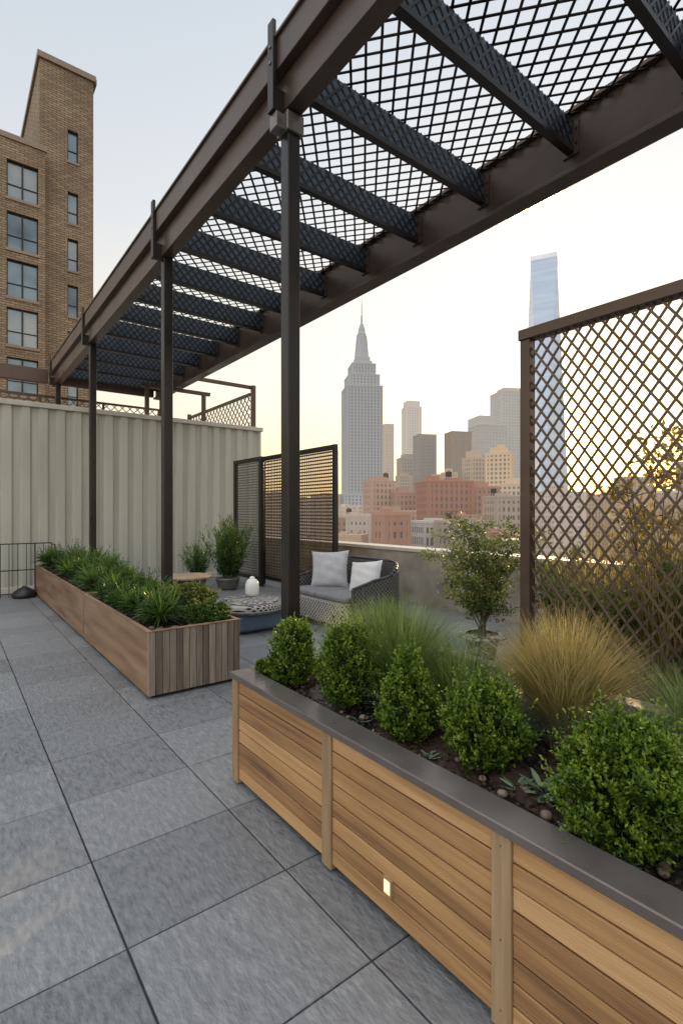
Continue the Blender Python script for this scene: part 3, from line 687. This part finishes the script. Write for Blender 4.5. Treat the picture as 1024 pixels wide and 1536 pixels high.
# ------------------------------------------------------------------ skyline (street-grid frame: a along avenue, o across)
def G(a,o): return (a*.6115+o*.7912, a*.7912-o*.6115)
GY=R(-37.7)
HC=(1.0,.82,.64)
def hz(a): return .42*(1-math.exp(-a/1100))  # aerial haze painted as emission on walls and glass, stronger with distance
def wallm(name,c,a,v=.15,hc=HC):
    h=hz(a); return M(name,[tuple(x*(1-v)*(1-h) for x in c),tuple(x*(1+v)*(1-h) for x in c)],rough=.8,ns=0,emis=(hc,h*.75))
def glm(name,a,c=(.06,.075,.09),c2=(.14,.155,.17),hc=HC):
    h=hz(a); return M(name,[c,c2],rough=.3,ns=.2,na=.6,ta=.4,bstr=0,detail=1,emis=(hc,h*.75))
def block(b,a,o,yaw,w,d,z0,z1,nx,nz,pier=.45,band=.4,rel=None,cap=True):
    c=G(a,o); y=GY+yaw; rel=rel or w*.012; q0=random.random()*.6
    b.rbox(c,y,-w/2+rel,w/2-rel,-d/2+rel,d/2-rel,z0,z1,t=.5,m=1)
    sx=w/nx; ny=max(2,int(round(d/sx))); sy=d/ny; pw=sx*pier/2
    for i in range(nx+1):
        x=-w/2+i*sx; x=min(max(x,-w/2+pw),w/2-pw)
        for yy in(-d/2,d/2-rel*1.02): b.rbox(c,y,x-pw,x+pw,yy,yy+rel*1.02,z0,z1,t=q0+.3*random.random())
    for i in range(ny+1):
        yy=-d/2+i*sy; yy=min(max(yy,-d/2+pw+rel*1.1),d/2-pw-rel*1.1)
        for x in(-w/2,w/2-rel*1.02): b.rbox(c,y,x,x+rel*1.02,yy-pw,yy+pw,z0,z1,t=q0+.3*random.random())
    if band>0:
        sz=(z1-z0)/nz; h=sz*band/2; r2=rel*.4
        for j in range(nz+1):
            z=z0+j*sz; z=min(max(z,z0+h),z1-h)
            b.rbox(c,y,-w/2+r2,w/2-r2,-d/2+r2,d/2-r2,z-h,z+h,t=q0+.2*random.random())
    if cap: b.rbox(c,y,-w/2-rel*.5,w/2+rel*.5,-d/2-rel*.5,d/2+rel*.5,z1+.001,z1+max(.8,w*.03),t=.7)
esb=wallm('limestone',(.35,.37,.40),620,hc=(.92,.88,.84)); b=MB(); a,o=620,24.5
block(b,a,o,R(10),52,46,-45,22,12,16,.5,.35)
block(b,a,o,R(10),43,40,22,150,11,34,.5,.35)
block(b,a,o,R(10),37,35,150,164,9,4,.5,.35)
block(b,a,o,R(10),29,28,164,178,8,4,.5,.3)
c=G(a,o); yw=GY+R(10)
b.rbox(c,yw,-10.5,10.5,-10.5,10.5,178,183,t=.6); b.rbox(c,yw,-8.5,8.5,-8.5,8.5,183,188,t=.4)
prof=[(8.2,188),(7.0,194),(6.2,202),(5.6,210),(5.2,216),(5.6,217),(4.6,219),(3.9,224),(2.4,229),(1.3,231),(1.0,240),(.6,241),(.5,252),(.15,262)]
b.lathe(c,prof,16,t=.5)
for k in range(4):
    an=yw+k*math.pi/2; dx,dy=math.cos(an),math.sin(an)
    b.beam((c[0]+dx*8.5,c[1]+dy*8.5,184),(c[0]+dx*5.4,c[1]+dy*5.4,216),1.2,1.6,t=.8)
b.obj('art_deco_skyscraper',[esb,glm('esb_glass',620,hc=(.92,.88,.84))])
b=MB(); a,o=1100,437; c=G(a,o); z0,z1=-45,537; w0,w1=36,34*.72
Bq=[(c[0]+w0*1.414*math.cos(GY+R(20)+R(45)+k*math.pi/2),c[1]+w0*1.414*math.sin(GY+R(20)+R(45)+k*math.pi/2)) for k in range(4)]
Tq=[(c[0]+w0*math.cos(GY+R(20)+R(90)+k*math.pi/2),c[1]+w0*math.sin(GY+R(20)+R(90)+k*math.pi/2)) for k in range(4)]
for k in range(4):
    k2=(k+1)%4
    b.face([(*Bq[k],z0),(*Bq[k2],z0),(*Tq[k],z1)],t=[.1,.8,.4,1][k]); b.face([(*Tq[k],z1),(*Bq[k2],z0),(*Tq[k2],z1)],t=[.9,.2,1,.5][k])  # bright and dark sides of the glass painted by fixed facet tints
b.face([(*q,z1) for q in Tq]); 
for k in range(4):
    k2=(k+1)%4; b.beam((*Tq[k],z1+4),(*Tq[k2],z1+4),2,10,t=.9)
tw=M('sky_glass',[(.12,.20,.33),(.28,.38,.50),(.60,.62,.66)],rough=.22,metal=.25,ns=.012,na=.30,ta=.70,stretch=(1,1,9),bstr=0,detail=2,emis=((1,.97,.96),.24))  # constant emission stands for haze in front of the tower
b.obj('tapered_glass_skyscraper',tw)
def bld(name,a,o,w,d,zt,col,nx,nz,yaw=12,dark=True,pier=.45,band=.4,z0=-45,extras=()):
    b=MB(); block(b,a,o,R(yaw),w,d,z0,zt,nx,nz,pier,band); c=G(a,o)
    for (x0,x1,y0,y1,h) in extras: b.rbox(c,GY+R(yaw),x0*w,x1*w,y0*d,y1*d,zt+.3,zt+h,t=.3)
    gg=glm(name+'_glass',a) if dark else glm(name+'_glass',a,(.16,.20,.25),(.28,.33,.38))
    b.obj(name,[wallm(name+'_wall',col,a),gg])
bld('tan_apartment_tower',900,82,17,17,155,(.48,.42,.35),4,40,dark=False)
bld('slender_white_tower',1000,137,31,30,205,(.60,.58,.56),6,50,dark=False,extras=((-.42,.42,-.4,.4,12),))
bld('dark_office_tower',700,114,25,24,106,(.20,.21,.23),8,34,pier=.5)
bld('grey_office_block',750,96,24,24,80,(.28,.28,.29),6,24,extras=((-.3,.3,-.3,.3,6),))
bld('brown_office_tower',650,148,27,24,102,(.27,.22,.19),12,30,pier=.55,band=.15)
bld('stepped_glass_tower',800,228,46,40,135,(.46,.48,.50),9,36,dark=False,band=.3,pier=.2,extras=((-.5,.1,-.5,.5,14),))
bld('glass_tower',850,276,42,40,198,(.44,.46,.48),8,50,dark=False,band=.35,pier=.25,extras=((-.3,.4,-.3,.3,8),))
bld('mid_rise_building',720,175,18,18,60,(.40,.36,.33),5,20,yaw=5)
bld('mid_rise_building',640,190,20,18,72,(.44,.38,.32),6,24,yaw=20)
bld('mid_rise_building',560,118,18,16,44,(.46,.38,.30),6,20,yaw=-12,extras=((-.3,.2,-.3,.3,5),))
bld('mid_rise_building',520,96,16,16,36,(.38,.30,.26),5,18,yaw=10,extras=((-.2,.3,-.3,.3,4),))
bld('mid_rise_building',690,84,18,16,50,(.40,.33,.29),5,22,yaw=14,extras=((-.2,.3,-.3,.3,4),))
bld('beige_apartment_building',500,155,24,22,58,(.60,.46,.30),6,24,yaw=-25,extras=((-.35,.3,-.3,.3,6),(-.1,.2,-.1,.2,9)))
bld('beige_stepped_building',560,148,24,20,60,(.50,.40,.30),6,22,yaw=18,extras=((-.4,0,-.4,.3,8),))
bld('cream_terraced_building',420,142,24,22,24,(.58,.46,.34),7,14,yaw=-20,extras=((-.3,.4,-.3,.3,5),))
bld('red_brick_building',260,52,24,18,16.5,(.38,.18,.13),9,18,yaw=14,pier=.55,band=.45,extras=((-.4,-.2,-.3,.1,3),(.1,.3,-.2,.2,2.4)))
bld('red_brick_building',270,72,16,18,14,(.42,.23,.17),6,17,yaw=14,pier=.55,band=.45,extras=((-.2,.2,-.3,.1,3),))
bld('pink_brick_building',300,22,15,14,19,(.44,.29,.22),6,18,yaw=20,pier=.55,band=.45,extras=((-.3,.2,-.3,.3,3),))
bld('pink_brick_building',290,36,14,14,12,(.40,.25,.19),6,16,yaw=8,pier=.55,band=.45,extras=((-.3,.1,-.2,.3,3.5),))
bld('pale_grid_building',170,32,15,12,-2,(.50,.47,.44),9,11,yaw=16,pier=.35,band=.35,extras=((-.3,.0,-.3,.1,1.6),))
bld('brown_brick_building',200,5,16,14,-1,(.40,.25,.18),7,14,yaw=6,pier=.55,band=.45,extras=((-.2,.1,-.3,.1,2.5),))
bld('brown_brick_building',180,18,12,12,1.5,(.42,.29,.22),6,14,yaw=24,pier=.55,band=.45,extras=((-.3,.1,-.3,.1,2),))
bld('grey_brick_building',230,74,16,14,8,(.40,.34,.28),7,15,yaw=10,pier=.55,band=.45,extras=((-.3,.0,-.3,.1,2),))
bld('grey_brick_building',150,48,16,14,-7,(.38,.32,.27),7,11,yaw=30,pier=.55,band=.45)
bld('brown_apartment_building',420,195,40,20,12,(.42,.32,.24),12,18,yaw=20,pier=.6,band=.5)
bld('brown_apartment_building',340,210,30,20,6,(.38,.28,.20),9,16,yaw=10,pier=.6,band=.5)
bld('mid_rise_building',700,400,40,26,48,(.44,.36,.29),8,20,yaw=8)
bld('mid_rise_building',620,430,34,26,62,(.40,.33,.27),7,24,yaw=20)
pal=[(.44,.25,.18),(.48,.36,.27),(.36,.30,.26),(.50,.44,.38),(.40,.21,.16),(.46,.31,.23)]
for i in range(18):
    a=130+i*9+random.uniform(-4,4); o=a*random.uniform(.02,.36); zt=1.6-a*random.uniform(.02,.055)*(1 if i%3 else .3)
    w_=random.uniform(7,12)
    bld('low_rise_building',a,o,w_,w_*.9,zt,pal[i%6],random.randint(4,6),int((zt+45)/3.2),yaw=random.choice((-20,8,14,26)),pier=.6,band=.5,extras=((-.4,-.1,-.3,.1,random.uniform(1,2.4)),(.1,.3,-.3,.2,random.uniform(.7,1.8))))
for (a,o,z,h) in ((262,55,18,5),(300,26,20,5),(172,36,-1,2.6),(235,70,9,4),(205,3,0,3.4)):
    c=G(a,o); b=MB(); r=h*.32
    for k in range(4): an=k*1.5708+.5; b.cyl((c[0]+r*.8*math.cos(an),c[1]+r*.8*math.sin(an),z-1.5),(c[0]+r*.8*math.cos(an),c[1]+r*.8*math.sin(an),z+h*.35),.15,.15,5)
    b.cyl((c[0],c[1],z+h*.35),(c[0],c[1],z+h*.8),r,r,14); b.cyl((c[0],c[1],z+h*.8+.01),(c[0],c[1],z+h),r*1.1,.05,14); b.obj('rooftop_water_tank',bark)
b=MB()
for i in range(190):
    a=random.uniform(330,1500); o=random.uniform(-.35,1.1)*a; w=random.uniform(14,34); zt=random.uniform(-8,22)*(a/600)**.6+2
    c=G(a,o)
    if abs(o/a-.04)<.06 and a<620: zt=min(zt,6)
    b.rbox(c,GY+R(random.choice((8,12,16))),-w/2,w/2,-w/2,w/2,-45,zt)
    b.rbox(c,GY+R(10),-w*.2,w*.15,-w*.2,w*.2,zt+.01,zt+random.uniform(1,4))
dm=M('distant_blocks',[(.24,.16,.13),(.38,.29,.24),(.44,.41,.38)],rough=.9,ns=.02,na=.2,ta=.8,bstr=0,detail=1,emis=(HC,.17))  # even emission painted on as distance haze
nt=dm.node_tree; br=nt.nodes.new('ShaderNodeTexBrick'); tc=nt.nodes.new('ShaderNodeTexCoord'); sx=nt.nodes.new('ShaderNodeSeparateXYZ'); cx=nt.nodes.new('ShaderNodeCombineXYZ'); ad=nt.nodes.new('ShaderNodeMath')
L=nt.links; L.new(tc.outputs['Object'],sx.inputs[0]); L.new(sx.outputs[0],ad.inputs[0]); L.new(sx.outputs[1],ad.inputs[1]); L.new(ad.outputs[0],cx.inputs[0]); L.new(sx.outputs[2],cx.inputs[1]); L.new(cx.outputs[0],br.inputs['Vector'])
br.offset=0; br.inputs['Scale'].default_value=1; br.inputs['Brick Width'].default_value=3; br.inputs['Row Height'].default_value=3.2; br.inputs['Mortar Size'].default_value=.9; br.inputs['Color1'].default_value=(.3,.32,.35,1); br.inputs['Color2'].default_value=(.6,.6,.6,1); br.inputs['Mortar'].default_value=(1,1,1,1)
mx=nt.nodes.new('ShaderNodeMix'); mx.data_type='RGBA'; mx.blend_type='MULTIPLY'; mx.inputs[0].default_value=1
cr=[n for n in nt.nodes if n.type=='VALTORGB'][0]; L.new(br.outputs[0],mx.inputs[6]); L.new(cr.outputs[0],mx.inputs[7]); L.new(mx.outputs[2],nt.nodes['Principled BSDF'].inputs['Base Color'])
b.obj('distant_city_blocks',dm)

# ------------------------------------------------------------------ light, world
SA,SE=R(62.6),R(8.0)
sd=Vector((math.sin(SA)*math.cos(SE),math.cos(SA)*math.cos(SE),math.sin(SE)))
l=bpy.data.lights.new('sun','SUN'); l.energy=5.0; l.angle=R(.6); l.color=(1,.68,.36)
o=bpy.data.objects.new('sun',l); o.rotation_euler=(-sd).to_track_quat('-Z','Y').to_euler(); S.collection.objects.link(o)
w=bpy.data.worlds.new('World'); S.world=w; w.use_nodes=True; nt=w.node_tree; N=nt.nodes; L=nt.links
for n in list(N): N.remove(n)
out=N.new('ShaderNodeOutputWorld'); sk=N.new('ShaderNodeTexSky'); sk.sky_type='NISHITA'; sk.sun_disc=False; sk.sun_elevation=SE; sk.sun_rotation=SA; sk.air_density=1.2; sk.dust_density=2
b1=N.new('ShaderNodeBackground'); b1.inputs[1].default_value=.05; L.new(sk.outputs[0],b1.inputs[0])
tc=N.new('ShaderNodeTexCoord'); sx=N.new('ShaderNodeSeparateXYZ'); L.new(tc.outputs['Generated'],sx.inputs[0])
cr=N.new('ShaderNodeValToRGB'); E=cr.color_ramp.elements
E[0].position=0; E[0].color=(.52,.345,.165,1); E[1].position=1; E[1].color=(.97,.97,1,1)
for p_,c_ in ((.10,(.525,.42,.275)),(.24,(.50,.455,.385)),(.50,(.38,.39,.405)),(.735,(.315,.345,.385)),(.85,(.82,.84,.88))):  # top stops brightened above the view, added overhead fill for the terrace
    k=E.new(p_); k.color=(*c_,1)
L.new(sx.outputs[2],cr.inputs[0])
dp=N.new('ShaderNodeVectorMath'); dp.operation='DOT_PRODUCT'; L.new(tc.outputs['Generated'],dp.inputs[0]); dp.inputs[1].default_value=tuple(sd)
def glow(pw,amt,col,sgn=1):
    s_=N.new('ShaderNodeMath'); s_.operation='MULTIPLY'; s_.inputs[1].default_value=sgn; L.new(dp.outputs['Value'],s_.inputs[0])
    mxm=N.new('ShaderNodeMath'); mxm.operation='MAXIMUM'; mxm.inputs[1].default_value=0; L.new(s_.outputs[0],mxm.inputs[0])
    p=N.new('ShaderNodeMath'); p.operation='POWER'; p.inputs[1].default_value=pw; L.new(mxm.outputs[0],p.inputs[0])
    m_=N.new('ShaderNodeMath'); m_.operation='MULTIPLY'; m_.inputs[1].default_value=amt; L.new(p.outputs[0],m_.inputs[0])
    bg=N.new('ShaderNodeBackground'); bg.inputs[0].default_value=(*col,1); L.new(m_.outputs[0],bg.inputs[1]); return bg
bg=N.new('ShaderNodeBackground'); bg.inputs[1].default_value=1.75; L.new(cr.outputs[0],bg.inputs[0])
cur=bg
for x in (b1,glow(3,.12,(1,.86,.62)),glow(30,.30,(1,.60,.08)),glow(900,5,(1,.60,.20)),glow(1.2,.75,(1,.95,.90),-1)):  # last glow: unseen fill lobe added opposite the sun
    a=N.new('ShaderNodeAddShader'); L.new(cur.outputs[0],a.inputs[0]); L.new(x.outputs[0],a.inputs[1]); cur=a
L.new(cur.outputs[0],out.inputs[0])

# ------------------------------------------------------------------ camera
cd=bpy.data.cameras.new('camera'); cd.sensor_fit='VERTICAL'; cd.sensor_height=36; cd.lens=17.93; cd.clip_end=12000; cd.clip_start=.05
co=bpy.data.objects.new('camera',cd); co.location=(0,0,1.6); co.rotation_euler=(R(90),0,R(-37.7)); S.collection.objects.link(co); S.camera=co
S.view_settings.view_transform='Standard'; S.view_settings.look='None'; S.view_settings.exposure=0
